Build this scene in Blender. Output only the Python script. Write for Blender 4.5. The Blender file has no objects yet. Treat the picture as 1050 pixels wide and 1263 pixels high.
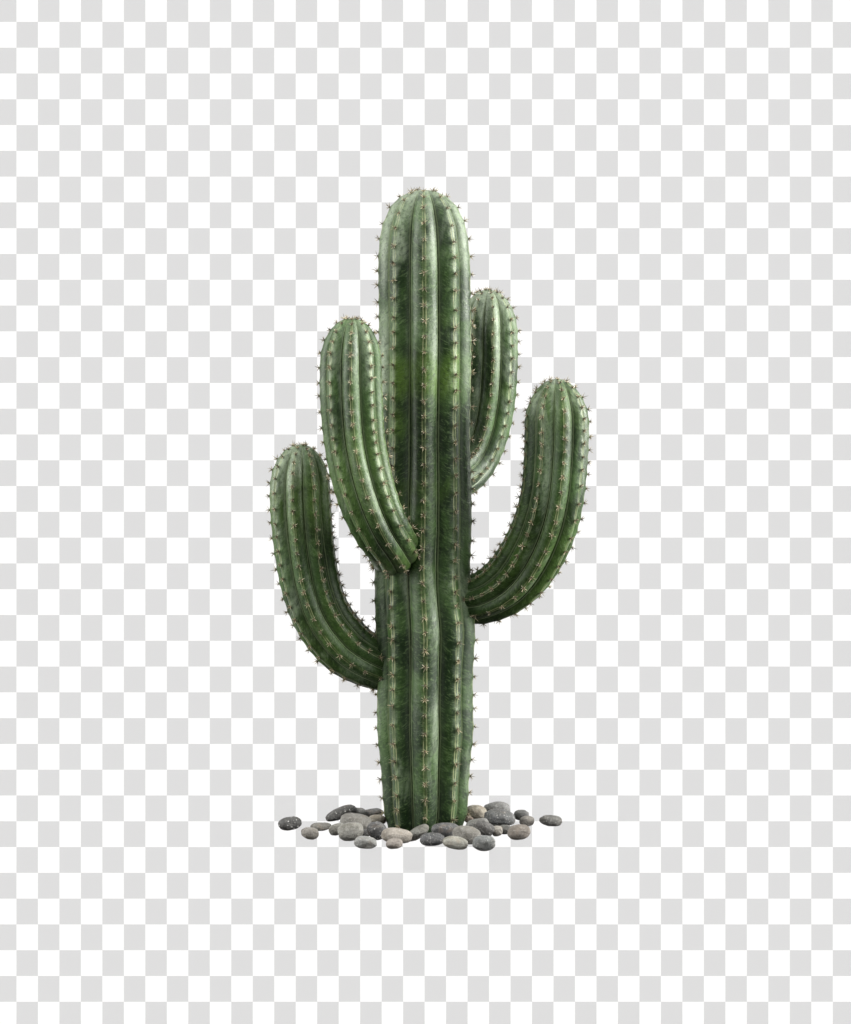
import bpy, bmesh, math, random
from mathutils import Vector, Matrix, noise

random.seed(7)
S = bpy.context.scene
COL = S.collection

# ------------------------------------------------------------------ camera
CAM_D, CAM_H, HZ = 3.2, 0.535, 480.0          # distance, eye height, row of the eye level
cam = bpy.data.cameras.new('camera')
cam.sensor_fit = 'HORIZONTAL'
cam.sensor_width = 36.0
cam.lens = 36.0 * CAM_D / 1.05
cam.shift_y = (HZ - 631.5) / 1050.0           # level camera with a shifted lens
cam.clip_start, cam.clip_end = 0.05, 100.0
co = bpy.data.objects.new('camera', cam)
co.location = (0, -CAM_D, CAM_H)
co.rotation_euler = (math.radians(90), 0, 0)
COL.objects.link(co)
S.camera = co

# ------------------------------------------------------------------ studio ambience
SIDE_R, SIDE_L, TOP, FRONT, LEVEL = 4.9, 3.4, 2.9, 0.28, 1.02
W = bpy.data.worlds.new('World')
S.world = W
W.use_nodes = True
nt = W.node_tree
nt.nodes.clear()
tc = nt.nodes.new('ShaderNodeTexCoord')
sep = nt.nodes.new('ShaderNodeSeparateXYZ')
nt.links.new(tc.outputs['Generated'], sep.inputs[0])
def wmap(sock, a, b, c, d):
    m = nt.nodes.new('ShaderNodeMapRange')
    m.interpolation_type = 'SMOOTHSTEP'
    for k, v in (('From Min', a), ('From Max', b), ('To Min', c), ('To Max', d)):
        m.inputs[k].default_value = v
    nt.links.new(sock, m.inputs['Value'])
    return m.outputs[0]
def wop(op, a, b):
    m = nt.nodes.new('ShaderNodeMath'); m.operation = op
    nt.links.new(a, m.inputs[0])
    if hasattr(b, 'is_output'): nt.links.new(b, m.inputs[1])
    else: m.inputs[1].default_value = b
    return m.outputs[0]
X, Z = sep.outputs['X'], sep.outputs['Z']
height = wmap(Z, -0.50, 0.35, 0.07, 1.0)              # world dimmed from below to keep undersides dark
right = wmap(X, 0.42, 0.85, 0.0, SIDE_R)              # bright sides added to the world for rib contrast
left = wmap(X, -0.42, -0.85, 0.0, SIDE_L)
top = wmap(Z, 0.45, 0.9, 0.0, TOP)
front = wop('ADD', wop('ADD', wop('ADD', right, left), top), FRONT)
radiance = wop('MULTIPLY', wop('MULTIPLY', front, height), LEVEL)
bg = nt.nodes.new('ShaderNodeBackground')
bg.inputs['Color'].default_value = (1.0, 0.995, 0.985, 1)
nt.links.new(radiance, bg.inputs['Strength'])
wo = nt.nodes.new('ShaderNodeOutputWorld')
nt.links.new(bg.outputs[0], wo.inputs[0])

# ------------------------------------------------------------------ softboxes
def softbox(name, loc, target, sx_, sy_, power, spread):
    l = bpy.data.lights.new(name, 'AREA')
    l.shape = 'RECTANGLE'; l.size = sx_; l.size_y = sy_
    l.energy = power
    l.color = (1.0, 0.985, 0.96)
    l.spread = math.radians(spread)
    o = bpy.data.objects.new(name, l)
    o.location = loc
    o.rotation_euler = (Vector(target) - Vector(loc)).to_track_quat('-Z', 'Y').to_euler()
    COL.objects.link(o)
softbox('softbox_right', (1.7, -0.15, 0.95), (0, -0.06, 0.5), 0.9, 1.3, 10, 50)
softbox('softbox_left', (-1.8, -0.35, 0.95), (0, -0.05, 0.5), 0.9, 1.3, 4, 50)

# ------------------------------------------------------------------ output
S.render.engine = 'CYCLES'
S.cycles.samples = 128
S.cycles.use_denoising = True
S.cycles.max_bounces = 6
S.cycles.diffuse_bounces = 3
S.cycles.transparent_max_bounces = 8
S.view_settings.view_transform = 'Standard'
S.view_settings.look = 'None'
S.view_settings.exposure = 0.0
S.view_settings.gamma = 1.0
S.view_settings.use_curve_mapping = False

# ------------------------------------------------------------------ helpers
def at(px, row, y):
    k = (CAM_D + y) / CAM_D
    return Vector(((px - 525.0) / 1000.0 * k, y, CAM_H - (row - HZ) / 1000.0 * k))

def link(name, me, mat=None, parent=None):
    o = bpy.data.objects.new(name, me)
    COL.objects.link(o)
    if mat and not me.materials:
        me.materials.append(mat)
    if parent:
        o.parent = parent
    return o

class Nodes:
    """small wrapper to write node trees briefly"""
    def __init__(self, name):
        self.m = bpy.data.materials.new(name)
        self.m.use_nodes = True
        self.t = self.m.node_tree
        self.t.nodes.clear()
        self.out = self.t.nodes.new('ShaderNodeOutputMaterial')
    def n(self, typ, **kw):
        nd = self.t.nodes.new('ShaderNode' + typ)
        for k, v in kw.items():
            setattr(nd, k, v)
        return nd
    def l(self, a, b):
        self.t.links.new(a, b)
    def put(self, sock, v):
        if hasattr(v, 'is_output'):
            self.l(v, sock)
        elif isinstance(v, (tuple, list)) and len(v) == 3 and sock.type == 'RGBA':
            sock.default_value = (*v, 1)
        else:
            sock.default_value = v
    def math(self, op, a, b=0.0, c=None):
        nd = self.n('Math', operation=op)
        self.put(nd.inputs[0], a); self.put(nd.inputs[1], b)
        if c is not None: self.put(nd.inputs[2], c)
        return nd.outputs[0]
    def mapr(self, v, a, b, c=0.0, d=1.0, smooth=True):
        nd = self.n('MapRange')
        if smooth: nd.interpolation_type = 'SMOOTHSTEP'
        self.put(nd.inputs['Value'], v)
        for k, x in (('From Min', a), ('From Max', b), ('To Min', c), ('To Max', d)):
            nd.inputs[k].default_value = x
        return nd.outputs[0]
    def mix(self, f, a, b, mode='MIX'):
        nd = self.n('Mix', data_type='RGBA', blend_type=mode)
        nd.clamp_factor = True
        self.put(nd.inputs[0], f); self.put(nd.inputs[6], a); self.put(nd.inputs[7], b)
        return nd.outputs[2]
    def noise(self, vec, scale, detail=3.0, rough=0.5, dist=0.0):
        nd = self.n('TexNoise')
        self.l(vec, nd.inputs['Vector'])
        nd.inputs['Scale'].default_value = scale
        nd.inputs['Detail'].default_value = detail
        nd.inputs['Roughness'].default_value = rough
        nd.inputs['Distortion'].default_value = dist
        return nd.outputs[0]
    def attr(self, name, typ='GEOMETRY'):
        nd = self.n('Attribute', attribute_name=name, attribute_type=typ)
        return nd
    def scale(self, vec, s):
        nd = self.n('Mapping')
        self.l(vec, nd.inputs['Vector'])
        nd.inputs['Scale'].default_value = s
        return nd.outputs[0]
    def bump(self, h, strength, dist, prev=None):
        nd = self.n('Bump')
        nd.inputs['Strength'].default_value = strength
        nd.inputs['Distance'].default_value = dist
        self.l(h, nd.inputs['Height'])
        if prev: self.l(prev, nd.inputs['Normal'])
        return nd.outputs[0]

# ------------------------------------------------------------------ materials
def cactus_material():
    N = Nodes('cactus_skin')
    uv = N.n('UVMap', uv_map='skin').outputs[0]
    pos = N.n('TexCoord').outputs['Object']
    d = N.attr('rib').outputs['Fac']              # 0 on the ridge, 1 in the furrow
    are = N.attr('areole').outputs['Fac']
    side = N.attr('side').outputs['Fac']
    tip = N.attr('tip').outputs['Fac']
    # growth bands and blotches; the shift also paints shade at the stem foot
    band = N.noise(N.scale(uv, (0.30, 12.0, 1)), 1.0, 4.0, 0.55, 0.5)
    shift = N.attr('band').outputs['Fac']
    flush = N.attr('flush').outputs['Fac']
    band = N.math('ADD', band, shift)
    blot = N.noise(N.scale(pos, (1, 1, 0.55)), 34.0, 4.0, 0.6, 0.3)
    fine = N.noise(N.scale(pos, (1, 1, 0.8)), 190.0, 4.0, 0.65)
    # short felted hairs: strokes lying across the faces
    su = N.n('SeparateXYZ'); N.l(uv, su.inputs[0])
    arc = N.math('ADD', su.outputs['Y'], N.math('MULTIPLY', N.math('POWER', d, 2.0), -0.010))
    cu = N.n('CombineXYZ'); N.l(su.outputs['X'], cu.inputs[0]); N.l(arc, cu.inputs[1])
    hair = N.noise(N.scale(cu.outputs[0], (4.0, 270.0, 1)), 1.0, 4.0, 0.68, 1.8)
    dark = (0.0042, 0.0138, 0.0024)
    mid = (0.0270, 0.0570, 0.0130)
    c = N.mix(N.mapr(band, 0.39, 0.61), dark, mid)
    c = N.mix(N.math('MULTIPLY', N.mapr(blot, 0.50, 0.72), 0.55), c, (0.044, 0.096, 0.018))
    # rare lime flush
    lime = N.noise(N.scale(uv, (0.35, 9.0, 1)), 1.0, 1.0, 0.5)
    c = N.mix(N.math('MULTIPLY', N.math('MAXIMUM', N.mapr(lime, 0.68, 0.80), flush), N.mapr(blot, 0.3, 0.6, 0.35, 0.9)), c, (0.066, 0.125, 0.010))
    # pale waxy bloom, plus side-light sheen painted on right and outer rib faces
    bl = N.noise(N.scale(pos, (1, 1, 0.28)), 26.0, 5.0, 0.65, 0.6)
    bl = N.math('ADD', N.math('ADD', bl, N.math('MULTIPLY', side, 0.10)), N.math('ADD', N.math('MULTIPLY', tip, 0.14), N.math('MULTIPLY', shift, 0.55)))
    bloom_sheen = N.math('MULTIPLY', N.mapr(bl, 0.54, 0.76), 0.72)
    bloom_sheen = N.math('MULTIPLY', bloom_sheen, N.mapr(fine, 0.25, 0.62, 0.45, 1.0))
    c = N.mix(bloom_sheen, c, (0.195, 0.235, 0.165))
    # strokes of hair
    c = N.mix(N.math('MULTIPLY', N.mapr(hair, 0.52, 0.64), 0.42), c, (0.110, 0.165, 0.070))
    c = N.mix(N.math('MULTIPLY', N.mapr(hair, 0.48, 0.34), 0.65), c, (0.005, 0.012, 0.004))
    mott = N.noise(N.scale(pos, (1, 1, 0.7)), 300.0, 4.0, 0.75)
    c = N.mix(N.math('MULTIPLY', N.mapr(mott, 0.50, 0.30), 0.55), c, (0.006, 0.014, 0.003))
    c = N.mix(N.math('MULTIPLY', N.mapr(mott, 0.55, 0.72), 0.26), c, (0.07, 0.125, 0.035))
    # keel of the rib: a pale broken line either side of the areoles
    wob = N.math('ADD', d, N.math('MULTIPLY', N.math('SUBTRACT', N.noise(N.scale(uv, (2, 60, 1)), 1.0, 2.0), 0.5), 0.05))
    k1 = N.math('MULTIPLY', N.mapr(wob, 0.05, 0.085), N.mapr(wob, 0.15, 0.10))
    k1 = N.math('MULTIPLY', k1, N.mapr(N.noise(N.scale(uv, (1.5, 42, 1)), 1.0, 3.0), 0.40, 0.62, 0.08, 0.60))
    c = N.mix(k1, c, (0.30, 0.315, 0.165))
    keel = N.math('MULTIPLY', N.mapr(wob, 0.15, 0.03), 0.28)
    c = N.mix(keel, c, (0.070, 0.092, 0.033))
    # thin pale seam beside the furrow
    k2 = N.math('MULTIPLY', N.mapr(wob, 0.86, 0.91), N.mapr(wob, 0.97, 0.93))
    c = N.mix(N.math('MULTIPLY', k2, 0.55), c, (0.19, 0.235, 0.13))
    # cork round each areole
    c = N.mix(N.math('MULTIPLY', N.mapr(are, 0.55, 0.95), 0.75), c, (0.018, 0.015, 0.008))
    b = N.n('BsdfPrincipled')
    N.l(c, b.inputs['Base Color'])
    N.put(b.inputs['Roughness'], N.mapr(blot, 0.3, 0.7, 0.32, 0.52))
    b.inputs['Specular IOR Level'].default_value = 0.33
    b.inputs['Specular Tint'].default_value = (0.92, 1.0, 0.88, 1)
    b.inputs['Sheen Weight'].default_value = 0.05
    b.inputs['Sheen Roughness'].default_value = 0.4
    b.inputs['Sheen Tint'].default_value = (0.95, 1.0, 0.85, 1)
    h = N.bump(hair, 0.35, 0.0008)
    h = N.bump(fine, 0.28, 0.0012, h)
    h = N.bump(blot, 0.35, 0.004, h)
    N.l(h, b.inputs['Normal'])
    N.l(b.outputs[0], N.out.inputs[0])
    return N.m

def spine_material():
    N = Nodes('spine_horn')
    t = N.attr('along').outputs['Fac']
    r = N.attr('tone').outputs['Fac']
    base = N.mix(r, (0.016, 0.012, 0.006), (0.27, 0.22, 0.12))
    c = N.mix(N.mapr(t, 0.25, 0.95), base, N.mix(r, (0.045, 0.033, 0.017), (0.66, 0.58, 0.40)))
    b = N.n('BsdfPrincipled')
    N.l(c, b.inputs['Base Color'])
    b.inputs['Roughness'].default_value = 0.45
    N.l(b.outputs[0], N.out.inputs[0])
    return N.m

def pebble_material():
    N = Nodes('river_stone')
    oi = N.n('ObjectInfo')
    pos = N.n('TexCoord').outputs['Object']
    off = N.n('VectorMath', operation='MULTIPLY_ADD')
    N.l(pos, off.inputs[0]); off.inputs[1].default_value = (1, 1, 1)
    N.l(oi.outputs['Location'], off.inputs[2])
    p = off.outputs[0]
    spk = N.attr('speckle', 'OBJECT').outputs['Fac']
    c0 = oi.outputs['Color']
    big = N.noise(p, 75.0, 4.0, 0.6, 0.5)
    med = N.noise(p, 260.0, 4.0, 0.7)
    fin = N.noise(p, 900.0, 3.0, 0.7)
    c = N.mix(N.mapr(big, 0.40, 0.66), c0, N.mix(1.0, c0, (0.62, 0.60, 0.56), 'MULTIPLY'))
    c = N.mix(N.math('MULTIPLY', N.mapr(med, 0.52, 0.70), 0.5), c, N.mix(0.5, c0, (0.42, 0.40, 0.36)))
    c = N.mix(N.math('MULTIPLY', N.mapr(fin, 0.52, 0.36), 0.70), c, N.mix(1.0, c0, (0.35, 0.34, 0.33), 'MULTIPLY'))
    # rusty stain on some faces
    st = N.noise(p, 48.0, 3.0, 0.6, 1.0)
    c = N.mix(N.math('MULTIPLY', N.mapr(st, 0.56, 0.70), 0.18), c, (0.24, 0.17, 0.11))
    # faint veins
    w = N.n('TexWave', wave_type='BANDS')
    N.l(p, w.inputs['Vector'])
    w.inputs['Scale'].default_value = 26.0
    w.inputs['Distortion'].default_value = 9.0
    w.inputs['Detail'].default_value = 3.0
    w.inputs['Detail Scale'].default_value = 2.5
    c = N.mix(N.math('MULTIPLY', N.mapr(w.outputs['Fac'], 0.95, 1.0), 0.12), c, (0.46, 0.45, 0.42))
    # white mineral flecks
    v = N.n('TexVoronoi')
    N.l(p, v.inputs['Vector']); v.inputs['Scale'].default_value = 330.0
    gate = N.mapr(N.noise(p, 420.0, 1.0), 0.52, 0.58)
    fl = N.math('MULTIPLY', N.math('MULTIPLY', N.mapr(v.outputs['Distance'], 0.36, 0.16), gate), spk)
    c = N.mix(fl, c, (0.62, 0.61, 0.58))
    b = N.n('BsdfPrincipled')
    N.l(c, b.inputs['Base Color'])
    b.inputs['Roughness'].default_value = 0.62
    b.inputs['Specular IOR Level'].default_value = 0.35
    h = N.bump(fin, 0.8, 0.0014)
    h = N.bump(med, 0.7, 0.0030, h)
    N.l(h, b.inputs['Normal'])
    N.l(b.outputs[0], N.out.inputs[0])
    return N.m

WALL_Y = 2.0
def backdrop_material():
    N = Nodes('printed_checker')
    k = (CAM_D + WALL_Y) / CAM_D
    pos = N.n('TexCoord').outputs['Object']
    sp = N.n('SeparateXYZ'); N.l(pos, sp.inputs[0])
    u = N.math('DIVIDE', sp.outputs['X'], 0.026506 * k)
    v = N.math('DIVIDE', sp.outputs['Z'], 0.031816 * k)
    fu = N.math('FLOOR', u); fv = N.math('FLOOR', v)
    par = N.math('MODULO', N.math('ABSOLUTE', N.math('ADD', fu, fv)), 2.0)
    c = N.mix(par, WHITE, GREY)
    b = N.n('BsdfDiffuse')
    N.l(c, b.inputs['Color'])
    N.l(b.outputs[0], N.out.inputs[0])
    return N.m
WHITE = (0.93, 0.93, 0.93)
GREY = (0.66, 0.66, 0.665)

def clear_material():
    N = Nodes('clear_acrylic')
    t = N.n('BsdfTransparent'); t.inputs['Color'].default_value = (1, 1, 1, 1)
    g = N.n('BsdfGlossy'); g.inputs['Roughness'].default_value = 0.25
    mx = N.n('MixShader'); mx.inputs[0].default_value = 0.012
    N.l(t.outputs[0], mx.inputs[1]); N.l(g.outputs[0], mx.inputs[2])
    N.l(mx.outputs[0], N.out.inputs[0])
    return N.m

SKIN, HORN, STONE = cactus_material(), spine_material(), pebble_material()

# ------------------------------------------------------------------ setting
def build_backdrop():
    k = (CAM_D + WALL_Y) / CAM_D
    o0 = at(20.3, 26.8, WALL_Y)                 # a corner of the printed grid
    bm = bmesh.new()
    x0, x1 = -5.0 - o0.x, 5.0 - o0.x
    z0, z1 = -1.1 - o0.z, 3.6 - o0.z
    for (a, b_, c, d) in ((x0, x1, z0, z1),):
        vs = [bm.verts.new(p) for p in ((a, 0, c), (b_, 0, c), (b_, 0, d), (a, 0, d))]
        vb = [bm.verts.new((v.co.x, 0.02, v.co.z)) for v in vs]
        bm.faces.new(vs)
        bm.faces.new(vb[::-1])
        for i in range(4):
            j = (i + 1) % 4
            bm.faces.new((vs[j], vs[i], vb[i], vb[j]))
    bmesh.ops.recalc_face_normals(bm, faces=bm.faces)
    me = bpy.data.meshes.new('backdrop'); bm.to_mesh(me); bm.free()
    o = link('backdrop', me, backdrop_material())
    o.location = (o0.x, WALL_Y, o0.z)
    o['kind'] = 'structure'
    o['label'] = 'flat backdrop printed with a white and pale grey checkerboard'
    o['category'] = 'backdrop'

def build_ground():
    bm = bmesh.new()
    bmesh.ops.create_cone(bm, cap_ends=True, cap_tris=False, segments=96, radius1=0.255, radius2=0.255, depth=0.004)
    me = bpy.data.meshes.new('ground'); bm.to_mesh(me); bm.free()
    o = link('ground', me, clear_material())
    o.location = (0, -0.03, -0.002)
    o['kind'] = 'structure'
    o['label'] = 'clear sheet the cactus and the pebbles rest on'
    o['category'] = 'ground'
build_backdrop()
build_ground()

# ------------------------------------------------------------------ cactus
def spline(pts, n, dome=None):
    """Catmull-Rom through (Vector, radius) pairs, resampled evenly to n+1 points"""
    P = [pts[0]] + list(pts) + [pts[-1]]
    dense = []
    for i in range(1, len(P) - 2):
        for q in range(40):
            t = q / 40.0
            def cr(a, b, c, d):
                return 0.5 * ((2 * b) + (c - a) * t + (2 * a - 5 * b + 4 * c - d) * t * t + (3 * b - a - 3 * c + d) * t ** 3)
            dense.append((cr(P[i-1][0], P[i][0], P[i+1][0], P[i+2][0]), cr(P[i-1][1], P[i][1], P[i+1][1], P[i+2][1])))
    dense.append(pts[-1])
    acc = [0.0]
    for a, b in zip(dense, dense[1:]):
        acc.append(acc[-1] + (b[0] - a[0]).length)
    if dome:                                       # rounded tip of height dome
        Lc = acc[-1]
        for i, s in enumerate(acc):
            t = (Lc - s) / dome
            if t < 1:
                dense[i] = (dense[i][0], dense[i][1] * max(0.0, 1 - (1 - t) ** 2.05) ** 0.5)
    acc = [0.0]                                    # length measured along the keel, so the tip gets its rings too
    for a, b in zip(dense, dense[1:]):
        acc.append(acc[-1] + math.hypot((b[0] - a[0]).length, b[1] - a[1]))
    L = acc[-1]
    out, j = [], 0
    for i in range(n + 1):
        s = L * i / n
        while j < len(acc) - 2 and acc[j + 1] < s:
            j += 1
        f = (s - acc[j]) / max(1e-9, acc[j + 1] - acc[j])
        out.append((dense[j][0].lerp(dense[j+1][0], f), dense[j][1] * (1 - f) + dense[j+1][1] * f, s))
    return out, L

def make_stem(name, pts, root, ribs=9, phase=0.0, depth=0.20, spacing=0.016, dome=None, seed=0, spine_len=0.006, bump=0.0016, bands=(), flushes=(), milk=0.0):
    rnd = random.Random(seed)
    tipl = 0.34 if name == 'main_stem' else 0.17
    SEG = 26                                       # samples per rib
    L0 = sum((b[0] - a[0]).length for a, b in zip(pts, pts[1:]))
    n = int(L0 / 0.0021)
    line, L = spline(pts, n, dome)
    # frames carried along the line; at the tip the reference looks at the camera (-Y)
    ctr = [p for p, r, s in line]
    tang = []
    for i in range(n + 1):
        a, b = ctr[max(0, i - 1)], ctr[min(n, i + 1)]
        tang.append((b - a).normalized())
    ref = Vector((0, -1, 0))
    frames = [None] * (n + 1)
    for i in range(n, -1, -1):
        ref = (ref - tang[i] * ref.dot(tang[i])).normalized()
        frames[i] = (ref.copy(), tang[i].cross(ref).normalized())
    M = ribs * SEG
    # areole places along each rib
    areoles = []
    for k in range(ribs):
        s = rnd.uniform(0.0, 1.0) * spacing
        lst = []
        while s < L - 0.006:
            lst.append(s)
            near = max(0.0, (s - (L - 0.07)) / 0.07)
            s += spacing * (1 - 0.45 * near) * rnd.uniform(0.86, 1.14)
        areoles.append(lst)
    verts, fr_rib, fr_are, fr_side, fr_tip, fr_band, fr_fl = [], [], [], [], [], [], []
    def ridge(k, i, s, r):
        """extra height of the keel of rib k at s and closeness to an areole"""
        best = 9.0
        for a in areoles[k]:
            q = abs(a - s)
            if q < best: best = q
        return math.exp(-(best / 0.0034) ** 2)
    near = [[0.0] * (n + 1) for _ in range(ribs)]
    for k in range(ribs):
        for i in range(n + 1):
            near[k][i] = ridge(k, i, line[i][2], 0)
    for i in range(n + 1):
        p, r, s = line[i]
        R = r
        u_, v_ = frames[i]
        dd = depth * min(1.0, 0.35 + R / 0.04 * 0.75)
        edge = min(1.0, s / 0.085)
        if name == 'arm': dd *= 0.30 + 0.70 * edge * edge * (3 - 2 * edge)
        wob_c = noise.noise(Vector((seed * 3.1, 5.5, s * 16.0))) * 0.012
        for m in range(M):
            th = 2 * math.pi * m / M
            kk = (m + SEG // 2) // SEG
            k = kk % ribs
            f = (m - kk * SEG) / SEG               # -0.5 .. 0.5 across the rib
            d = abs(f) * 2
            prof = 1 - d
            # rounded keel, nearly flat faces, tight furrow
            g = math.sqrt(max(0.0, math.cos(math.pi * 0.5 * min(1, d)))) if d < 1 else 0.0
            g = 0.55 * g + 0.45 * (1 - d ** 1.35)
            lump = noise.noise(Vector((k * 7.3 + seed, s * 9.0, 1.7))) * 0.012 + wob_c
            cut = dd * (1 + 0.25 * noise.noise(Vector((k * 3.7, s * 8.0, seed + 0.3))))
            rr = R * (1 + lump - cut * (1 - g))
            a = near[k][i]
            keel = math.exp(-(d / 0.22) ** 2)
            rr += (bump * (a - 0.35) * keel) * min(1.0, R / 0.03)
            # furrows wander a little
            th2 = th + 0.012 * noise.noise(Vector((k * 2.9, s * 14.0, seed * 1.3)))* (1 - d * 0.3)
            ang = th2 + phase
            verts.append(p + (u_ * math.cos(ang) + v_ * math.sin(ang)) * rr)
            fr_rib.append(d)
            fr_are.append(a * math.exp(-(d / 0.10) ** 2))
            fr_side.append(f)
            fr_tip.append(milk + max(0.0, 1 - (L - s) / tipl) + (0.65 * min(1.0, s / 0.5) if name == 'main_stem' and k in (2, 7) else 0.0))  # outer ribs paler: bloom mixed with painted side sheen
            sj = s + 0.012 * noise.noise(Vector((m * 0.11, s * 9, seed)))
            fr_band.append(sum(a_ * math.exp(-((sj - c_) / w_) ** 4) for c_, w_, a_ in bands))
            fr_fl.append(min(1.0, sum(a_ * math.exp(-((sj - c_) / w_) ** 4) for c_, w_, a_ in flushes)) * (1.0 if name == 'arm' or k in (0, 1, ribs - 1) else 0.2))
    faces, uvs = [], []
    for i in range(n):
        for m in range(M):
            m2 = (m + 1) % M
            faces.append((i * M + m, i * M + m2, (i + 1) * M + m2, (i + 1) * M + m))
            ua, ub = m / SEG + seed * 1.37, (m + 1) / SEG + seed * 1.37
            sa, sb = line[i][2], line[i + 1][2]
            uvs += [(ua, sa), (ub, sa), (ub, sb), (ua, sb)]
    # caps
    b0 = len(verts)
    verts.append(line[0][0]); verts.append(line[n][0])
    for lst, v in ((fr_rib, 1.0), (fr_are, 0.0), (fr_side, 0.0), (fr_tip, 0.0), (fr_band, 0.0), (fr_fl, 0.0)):
        lst += [v, v]
    for m in range(M):
        m2 = (m + 1) % M
        faces.append((b0, m2, m)); uvs += [(0, 0)] * 3
        faces.append((b0 + 1, n * M + m, n * M + m2)); uvs += [(0, L)] * 3
    me = bpy.data.meshes.new(name)
    me.from_pydata(verts, [], faces)
    ul = me.uv_layers.new(name='skin')
    flat = [c for uv in uvs for c in uv]
    ul.data.foreach_set('uv', flat)
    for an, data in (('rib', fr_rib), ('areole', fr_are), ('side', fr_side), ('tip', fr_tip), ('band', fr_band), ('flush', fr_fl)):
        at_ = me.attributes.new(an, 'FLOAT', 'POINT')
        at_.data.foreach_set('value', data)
    me.polygons.foreach_set('use_smooth', [True] * len(me.polygons))
    # make sure normals look outwards
    bm = bmesh.new(); bm.from_mesh(me)
    bmesh.ops.recalc_face_normals(bm, faces=bm.faces)
    bm.to_mesh(me); bm.free()
    me.update()
    stem = link(name, me, SKIN, root)

    # spines: stars of stiff needles on every areole
    sv, sf, along, tone = [], [], [], []
    def needle(base, direc, length, r0, tn):
        direc = direc.normalized()
        a = direc.orthogonal().normalized(); b = direc.cross(a)
        bend = (a * rnd.uniform(-1, 1) + b * rnd.uniform(-1, 1)) * length * 0.10
        i0 = len(sv)
        for q, (f, rr) in enumerate(((0, r0), (0.55, r0 * 0.72))):
            for z in range(4):
                an = z * math.pi / 2
                sv.append(base + direc * (length * f) + bend * (f * f) + (a * math.cos(an) + b * math.sin(an)) * rr)
                along.append(f); tone.append(tn)
        sv.append(base + direc * length + bend); along.append(1.0); tone.append(tn)
        for z in range(4):
            z2 = (z + 1) % 4
            sf.append((i0 + z, i0 + z2, i0 + 4 + z2, i0 + 4 + z))
            sf.append((i0 + 4 + z, i0 + 4 + z2, i0 + 8))
    def pad(c, nrm, r):
        a = nrm.orthogonal().normalized(); b = nrm.cross(a)
        i0 = len(sv)
        for (f, h) in ((1.0, -0.2), (0.8, 0.45)):
            for z in range(8):
                an = z * math.pi / 4
                sv.append(c + (a * math.cos(an) + b * math.sin(an)) * r * f + nrm * r * h)
                along.append(0.0); tone.append(0.18)
        sv.append(c + nrm * r * 0.62); along.append(0.0); tone.append(0.25)
        for z in range(8):
            z2 = (z + 1) % 8
            sf.append((i0 + z, i0 + z2, i0 + 8 + z2, i0 + 8 + z))
            sf.append((i0 + 8 + z, i0 + 8 + z2, i0 + 16))
    for k in range(ribs):
        m = k * SEG
        for s in areoles[k]:
            fi = s / L * n
            i = min(n - 1, int(fi)); f = fi - i
            A, B = verts[i * M + m], verts[(i + 1) * M + m]
            c = A.lerp(B, f)
            up = (B - A).normalized()
            lft = (verts[i * M + (m + 2) % M] - verts[i * M + (m - 2) % M]).normalized()
            nrm = lft.cross(up).normalized()
            if nrm.dot(c - ctr[i]) < 0 and nrm.dot(tang[i]) < 0.5: nrm = -nrm
            sc = rnd.uniform(0.8, 1.2)
            pad(c, nrm, 0.0012 * sc)
            cnt = rnd.randint(6, 9)
            ph0 = rnd.uniform(0, 6.28)
            for q in range(cnt):
                an = ph0 + q * 2 * math.pi / cnt + rnd.uniform(-0.3, 0.3)
                el = rnd.uniform(0.10, 0.65)
                dv = (lft * math.cos(an) + up * math.sin(an)) * (1 - el * 0.45) + nrm * (0.25 + el)
                needle(c, dv, spine_len * sc * rnd.uniform(0.65, 1.1), 0.00046, min(1, max(0, rnd.gauss(0.60, 0.34))))
            needle(c, nrm + up * rnd.uniform(-0.3, 0.4) + lft * rnd.uniform(-0.3, 0.3), spine_len * sc * rnd.uniform(0.8, 1.25), 0.00052, rnd.uniform(0.0, 0.7))
    ms = bpy.data.meshes.new('spines')
    ms.from_pydata(sv, [], sf)
    for an, data in (('along', along), ('tone', tone)):
        at_ = ms.attributes.new(an, 'FLOAT', 'POINT')
        at_.data.foreach_set('value', data)
    ms.update()
    sp = link('spines', ms, HORN, stem)
    sp['kind'] = 'stuff'
    return stem

root = bpy.data.objects.new('cactus', None)
COL.objects.link(root)
root['label'] = 'tall ribbed dark green cactus with four upturned spiny arms'
root['category'] = 'cactus'

def path(rows):
    return [(at(px, row, y), r / 1000.0 * (CAM_D + y) / CAM_D) for px, row, y, r in rows]

# main stem, base to top: photo column, row, depth, radius of the keels
trunk = [(524.0, 1023, 0, 43), (524.0, 1018, 0, 46.5), (524.3, 1008, 0, 50.3), (525.0, 990, 0, 53.3), (524.8, 960, 0, 55.3), (524.7, 930, 0, 57.6),
         (524.6, 900, 0, 60.2), (524.2, 870, 0, 60.2), (524.6, 835, 0, 60.0), (525, 800, 0, 61.2), (525, 775, 0, 62.2), (522.5, 740, 0, 61.0),
         (521.3, 700, 0, 60.2), (522.6, 650, 0, 60.3), (523, 600, 0, 59.4), (523, 550, 0, 57.8), (523.5, 480, 0, 58), (524, 420, 0, 58.0),
         (523.8, 360, 0, 57.6), (523.5, 325, 0, 57.2), (523.2, 300, 0, 55.5), (523, 280, 0, 52), (522.8, 265, 0, 46.2), (522.7, 253, 0, 39.5), (522.7, 244, 0, 30),
         (522.7, 238, 0, 19.5), (522.7, 235, 0, 10), (522.7, 234, 0, 1)]
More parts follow.
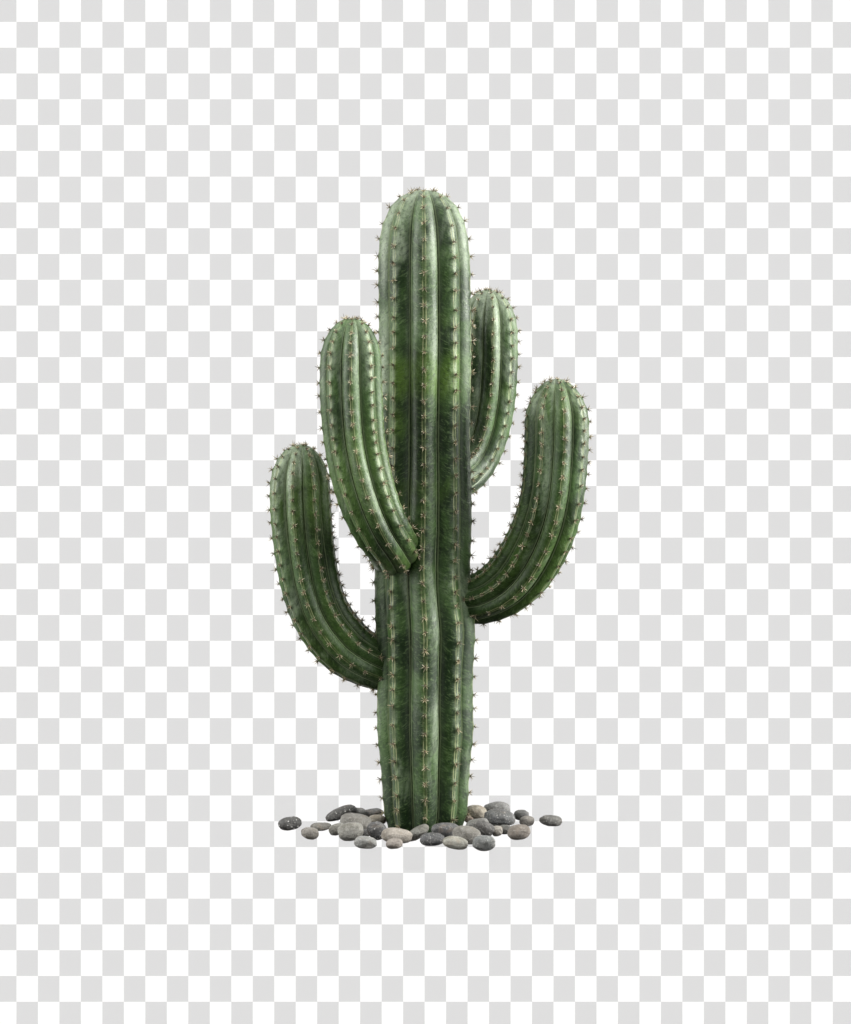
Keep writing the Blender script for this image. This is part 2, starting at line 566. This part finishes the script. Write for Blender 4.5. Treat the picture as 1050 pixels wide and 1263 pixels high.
make_stem('main_stem', path(trunk), root, phase=0.0, depth=0.21, spacing=0.0205, seed=1, spine_len=0.0071, bump=0.0013,
          bands=[(0.48, 0.052, -0.22), (0.665, 0.030, -0.14), (0.215, 0.028, -0.14), (0.375, 0.030, -0.04), (0.30, 0.045, 0.10), (0.13, 0.04, 0.04), (0.02, 0.03, -0.2)],  # last band paints contact shade at the foot
          flushes=[(0.563, 0.026, 0.75), (0.425, 0.010, 0.2)])

arm_specs = [
    # lower left arm
    dict(pts=[(500, 826, 0.02, 29), (475, 823, 0.012, 31), (450, 813, 0.004, 34), (425, 796, 0.0, 36.5), (401, 766, -0.004, 37), (386, 730, -0.006, 37.5),
              (377, 685, -0.008, 38), (372, 635, -0.008, 38.5), (370.5, 595, -0.008, 38), (371, 548, -0.008, 37.5)],
         phase=math.radians(28), seed=2, flushes=[(0.28, 0.05, 0.38), (0.12, 0.04, 0.25)]),
    # upper left arm, in front of the stem
    dict(pts=[(487, 681, -0.004, 32), (486, 677, -0.045, 32.5), (480, 667, -0.077, 33), (468, 648, -0.094, 35), (455, 618, -0.100, 37), (444, 580, -0.100, 38.2),
              (437, 540, -0.098, 38.7), (433.5, 490, -0.096, 39.6), (433, 440, -0.094, 38.6), (434.5, 392, -0.094, 38)],
         phase=math.radians(1), seed=3, flushes=[(0.17, 0.06, 0.30), (0.05, 0.03, 0.4)]),
    # upper right arm, behind the stem
    dict(pts=[(540, 596, 0.030, 29), (560, 588, 0.060, 32), (577, 568, 0.084, 35), (590, 535, 0.096, 37), (597.5, 495, 0.100, 38), (600.5, 450, 0.100, 38.5),
              (601, 410, 0.100, 38), (603, 357, 0.100, 36.5)],
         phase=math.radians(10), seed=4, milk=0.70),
    # lower right arm
    dict(pts=[(545, 739, 0.012, 27), (575, 740, 0.008, 30), (602, 735, 0.000, 34), (630, 718, -0.012, 38), (653, 689, -0.024, 40), (671, 651, -0.036, 40.5),
              (681, 610, -0.042, 40), (685.5, 560, -0.042, 40.5), (686.5, 515, -0.042, 40.5), (686, 467, -0.042, 38)],
         phase=math.radians(12), seed=5, flushes=[(0.14, 0.07, 0.28), (0.33, 0.03, 0.25)]),
]
for a in arm_specs:
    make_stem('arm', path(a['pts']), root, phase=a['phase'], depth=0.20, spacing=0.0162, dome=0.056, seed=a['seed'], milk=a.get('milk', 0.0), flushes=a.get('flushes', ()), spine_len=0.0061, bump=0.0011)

# ------------------------------------------------------------------ pebbles
# column, row, width, height (photo pixels), tilt, albedo, flecks, label
PEB = [
    (357.6, 1015.5, 28, 16, 9, (0.070, 0.070, 0.066), 1.0, 'dark speckled pebble lying alone, farthest left of all the stones'),
    (382.4, 1027.6, 21, 14, -4, (0.23, 0.21, 0.18), 0.1, 'small taupe pebble just below the flat grey one at left'),
    (396.0, 1019.5, 25, 9.5, 2, (0.18, 0.17, 0.145), 0.1, 'thin flat grey pebble behind the small taupe one at left'),
    (420.9, 1003.0, 37, 19, 27, (0.062, 0.061, 0.056), 0.7, 'large dark oblong pebble tilted up at the back left'),
    (440.0, 1003.5, 23, 13, 6, (0.27, 0.265, 0.25), 0.2, 'pale grey pebble between the tilted dark oblong and a flat dark one'),
    (459.0, 1003.0, 27, 10.5, 6, (0.120, 0.122, 0.118), 0.2, 'flat dark grey pebble at the back beside the cactus left side'),
    (439.0, 1013.5, 37, 20, -8, (0.20, 0.19, 0.165), 0.1, 'wide brownish grey pebble behind the big pale oval at left'),
    (416.0, 1022.5, 20, 15, 20, (0.21, 0.205, 0.175), 0.1, 'grey pebble half hidden by the big pale oval on its right'),
    (432.6, 1025.3, 31, 22, 10, (0.255, 0.25, 0.215), 0.1, 'big pale grey oval pebble in the left cluster'),
    (465.0, 1010.5, 20, 11, 0, (0.33, 0.30, 0.23), 0.1, 'pale tan pebble against the cactus foot on its left'),
    (472.0, 1012.0, 9, 8, 0, (0.17, 0.12, 0.09), 0.0, 'tiny reddish brown pebble touching the cactus foot on its left'),
    (465.0, 1024.0, 24, 21.5, -8, (0.085, 0.085, 0.085), 0.6, 'round dark pebble with white flecks left of the cactus foot'),
    (451.0, 1027.0, 14, 9, 0, (0.075, 0.073, 0.068), 0.2, 'small dark pebble wedged between the pale oval and the round flecked one'),
    (450.8, 1038.6, 27, 14.5, -5, (0.25, 0.255, 0.24), 0.1, 'light bluish grey pebble lying lowest in the left cluster'),
    (489.7, 1030.3, 37, 19, -8, (0.34, 0.30, 0.245), 0.1, 'large beige pebble in front of the cactus foot at left'),
    (486.5, 1040.2, 20, 12.5, 6, (0.30, 0.26, 0.22), 0.0, 'small pinkish pebble in front of the large beige one'),
    (515.0, 1026.5, 27, 20, 33, (0.185, 0.185, 0.155), 0.1, 'olive grey pebble leaning upright in front of the cactus middle'),
    (549.3, 1023.6, 33, 17, 3, (0.095, 0.096, 0.097), 0.3, 'smooth dark oval pebble against the cactus front right'),
    (533.4, 1035.0, 29.5, 14.5, 3, (0.078, 0.080, 0.083), 0.6, 'dark slate pebble in the front row below the smooth dark oval'),
    (561.8, 1039.2, 30, 15.5, -9, (0.31, 0.305, 0.25), 0.1, 'pale greenish beige pebble in the front row'),
    (576.0, 1029.5, 34, 22, -10, (0.235, 0.225, 0.195), 0.1, 'big grey brown pebble behind the pale greenish beige one'),
    (589.0, 1016.5, 27, 14, 14, (0.235, 0.235, 0.22), 0.1, 'light grey pebble lying behind the dark wedge shaped one'),
    (598.0, 1021.6, 24, 19, -27, (0.090, 0.085, 0.080), 0.2, 'dark wedge shaped pebble leaning on the light grey one'),
    (597.0, 1039.3, 27, 18.5, 6, (0.165, 0.175, 0.168), 0.2, 'rounded blue grey pebble at the right end of the front row'),
    (613.0, 1024.8, 14, 12.5, 10, (0.33, 0.30, 0.25), 0.0, 'small beige pebble tucked beside the dark wedge'),
    (623.0, 1023.0, 17, 11, 0, (0.10, 0.098, 0.085), 0.1, 'small dark olive pebble half under the brown stone at right'),
    (640.3, 1026.0, 27.5, 17.5, 8, (0.235, 0.20, 0.165), 0.2, 'brown taupe pebble at the lower right edge of the pile'),
    (613.0, 998.5, 32, 19, 3, (0.225, 0.225, 0.215), 0.2, 'large grey pebble at the back right, topmost of the stones'),
    (616.5, 1008.6, 37, 20, -6, (0.125, 0.130, 0.130), 0.5, 'large dark blue grey pebble below the topmost stone'),
    (587.0, 1002.5, 26, 18, -4, (0.34, 0.30, 0.22), 0.1, 'warm tan pebble against the cactus right side'),
    (578.5, 1011.0, 11, 9, -20, (0.24, 0.17, 0.12), 0.0, 'tiny reddish brown pebble under the warm tan one'),
    (643.3, 1005.4, 18, 13, 0, (0.135, 0.137, 0.132), 0.1, 'medium dark grey pebble at the back right edge of the pile'),
    (650.0, 1012.5, 17.5, 12, 3, (0.235, 0.215, 0.185), 0.1, 'small taupe pebble in front of the medium dark grey one at right'),
    (679.5, 1012.2, 27, 13, -4, (0.115, 0.112, 0.100), 0.4, 'grey brown pebble lying alone, farthest right of all the stones'),
    (608.0, 1016.8, 18, 7, -6, (0.085, 0.085, 0.080), 0.1, 'thin dark form standing in for the shaded gap under the large dark blue grey pebble'),  # added stone shape, dark to paint the shaded gap here
]
def pebble(i, px, row, w, h, tilt, colr, flecks, label):
    rnd = random.Random(100 + i)
    w, h = w * 1.05, h * 1.06
    a, c = w / 2000.0, h / 2000.0
    t = math.radians(tilt)
    # half axes before tilting, so that the tilted outline has the photographed width and height
    ct, st = math.cos(t) ** 2, math.sin(t) ** 2
    if abs(tilt) > 12:
        den = ct * ct - st * st
        a2 = (a * a * ct - c * c * st) / den
        c2 = (c * c * ct - a * a * st) / den
        if c2 > (0.35 * a) ** 2: A, Cc = math.sqrt(a2), math.sqrt(c2)
        else: A, Cc = a, max(0.6 * c, 0.4 * a)
    else:
        A, Cc = a, c
    B = A * rnd.uniform(0.72, 0.95)
    bm = bmesh.new()
    bmesh.ops.create_icosphere(bm, subdivisions=5, radius=1.0)
    off = Vector((i * 3.7, i * 1.9, i * 5.1))
    rot = Matrix.Rotation(-t, 3, 'Y')
    flat = [Vector((rnd.uniform(-1, 1), rnd.uniform(-1, 1), rnd.uniform(-1, 1))).normalized() for _ in range(6)]
    lim = [rnd.uniform(0.88, 1.02) for _ in flat]
    for v in bm.verts:
        p = v.co.copy()
        q = p.normalized()
        f = (abs(q.x) ** 2.5 + abs(q.y) ** 2.5 + abs(q.z) ** 2.5) ** (-1 / 2.5)
        f += 0.09 * noise.noise(q * 0.9 + off) + 0.05 * noise.noise(q * 2.1 + off)
        for pl, lm in zip(flat, lim):              # softly worn facets
            e = q.dot(pl) * f - lm
            if e > 0: f -= 0.75 * e
        f += 0.010 * noise.noise(q * 6 + off) + 0.005 * noise.noise(q * 14 + off)
        v.co = rot @ Vector((q.x * A * f, q.y * B * f, q.z * Cc * f))
    # fit outline to the wanted box
    xs = [v.co.x for v in bm.verts]; zs = [v.co.z for v in bm.verts]
    kx, kz = w / 1000.0 / (max(xs) - min(xs)), h / 1000.0 / (max(zs) - min(zs)) * 0.985
    mx = (max(xs) + min(xs)) / 2
    for v in bm.verts:
        v.co.x = (v.co.x - mx) * kx
        v.co.z *= kz
    z0 = min(v.co.z for v in bm.verts)
    for v in bm.verts: v.co.z -= z0
    for fc in bm.faces: fc.smooth = True
    me = bpy.data.meshes.new('pebble'); bm.to_mesh(me); bm.free()
    o = link('pebble', me, STONE)
    y = CAM_D * (1000.0 * (CAM_H - c) / (row - HZ) - 1.0)
    k = (CAM_D + y) / CAM_D
    o.location = ((px - 525.0) / 1000.0 * k, y, 0.0)
    o.scale = (k, k, k)
    o.color = (*[(0.8 * c_ + 0.2 * colr[1]) * 0.70 for c_ in colr], 1)
    o['speckle'] = float(flecks)
    o['label'] = label
    o['category'] = 'pebble'
    o['group'] = 'pebbles round the cactus foot'
for i, p in enumerate(PEB):
    pebble(i, *p)
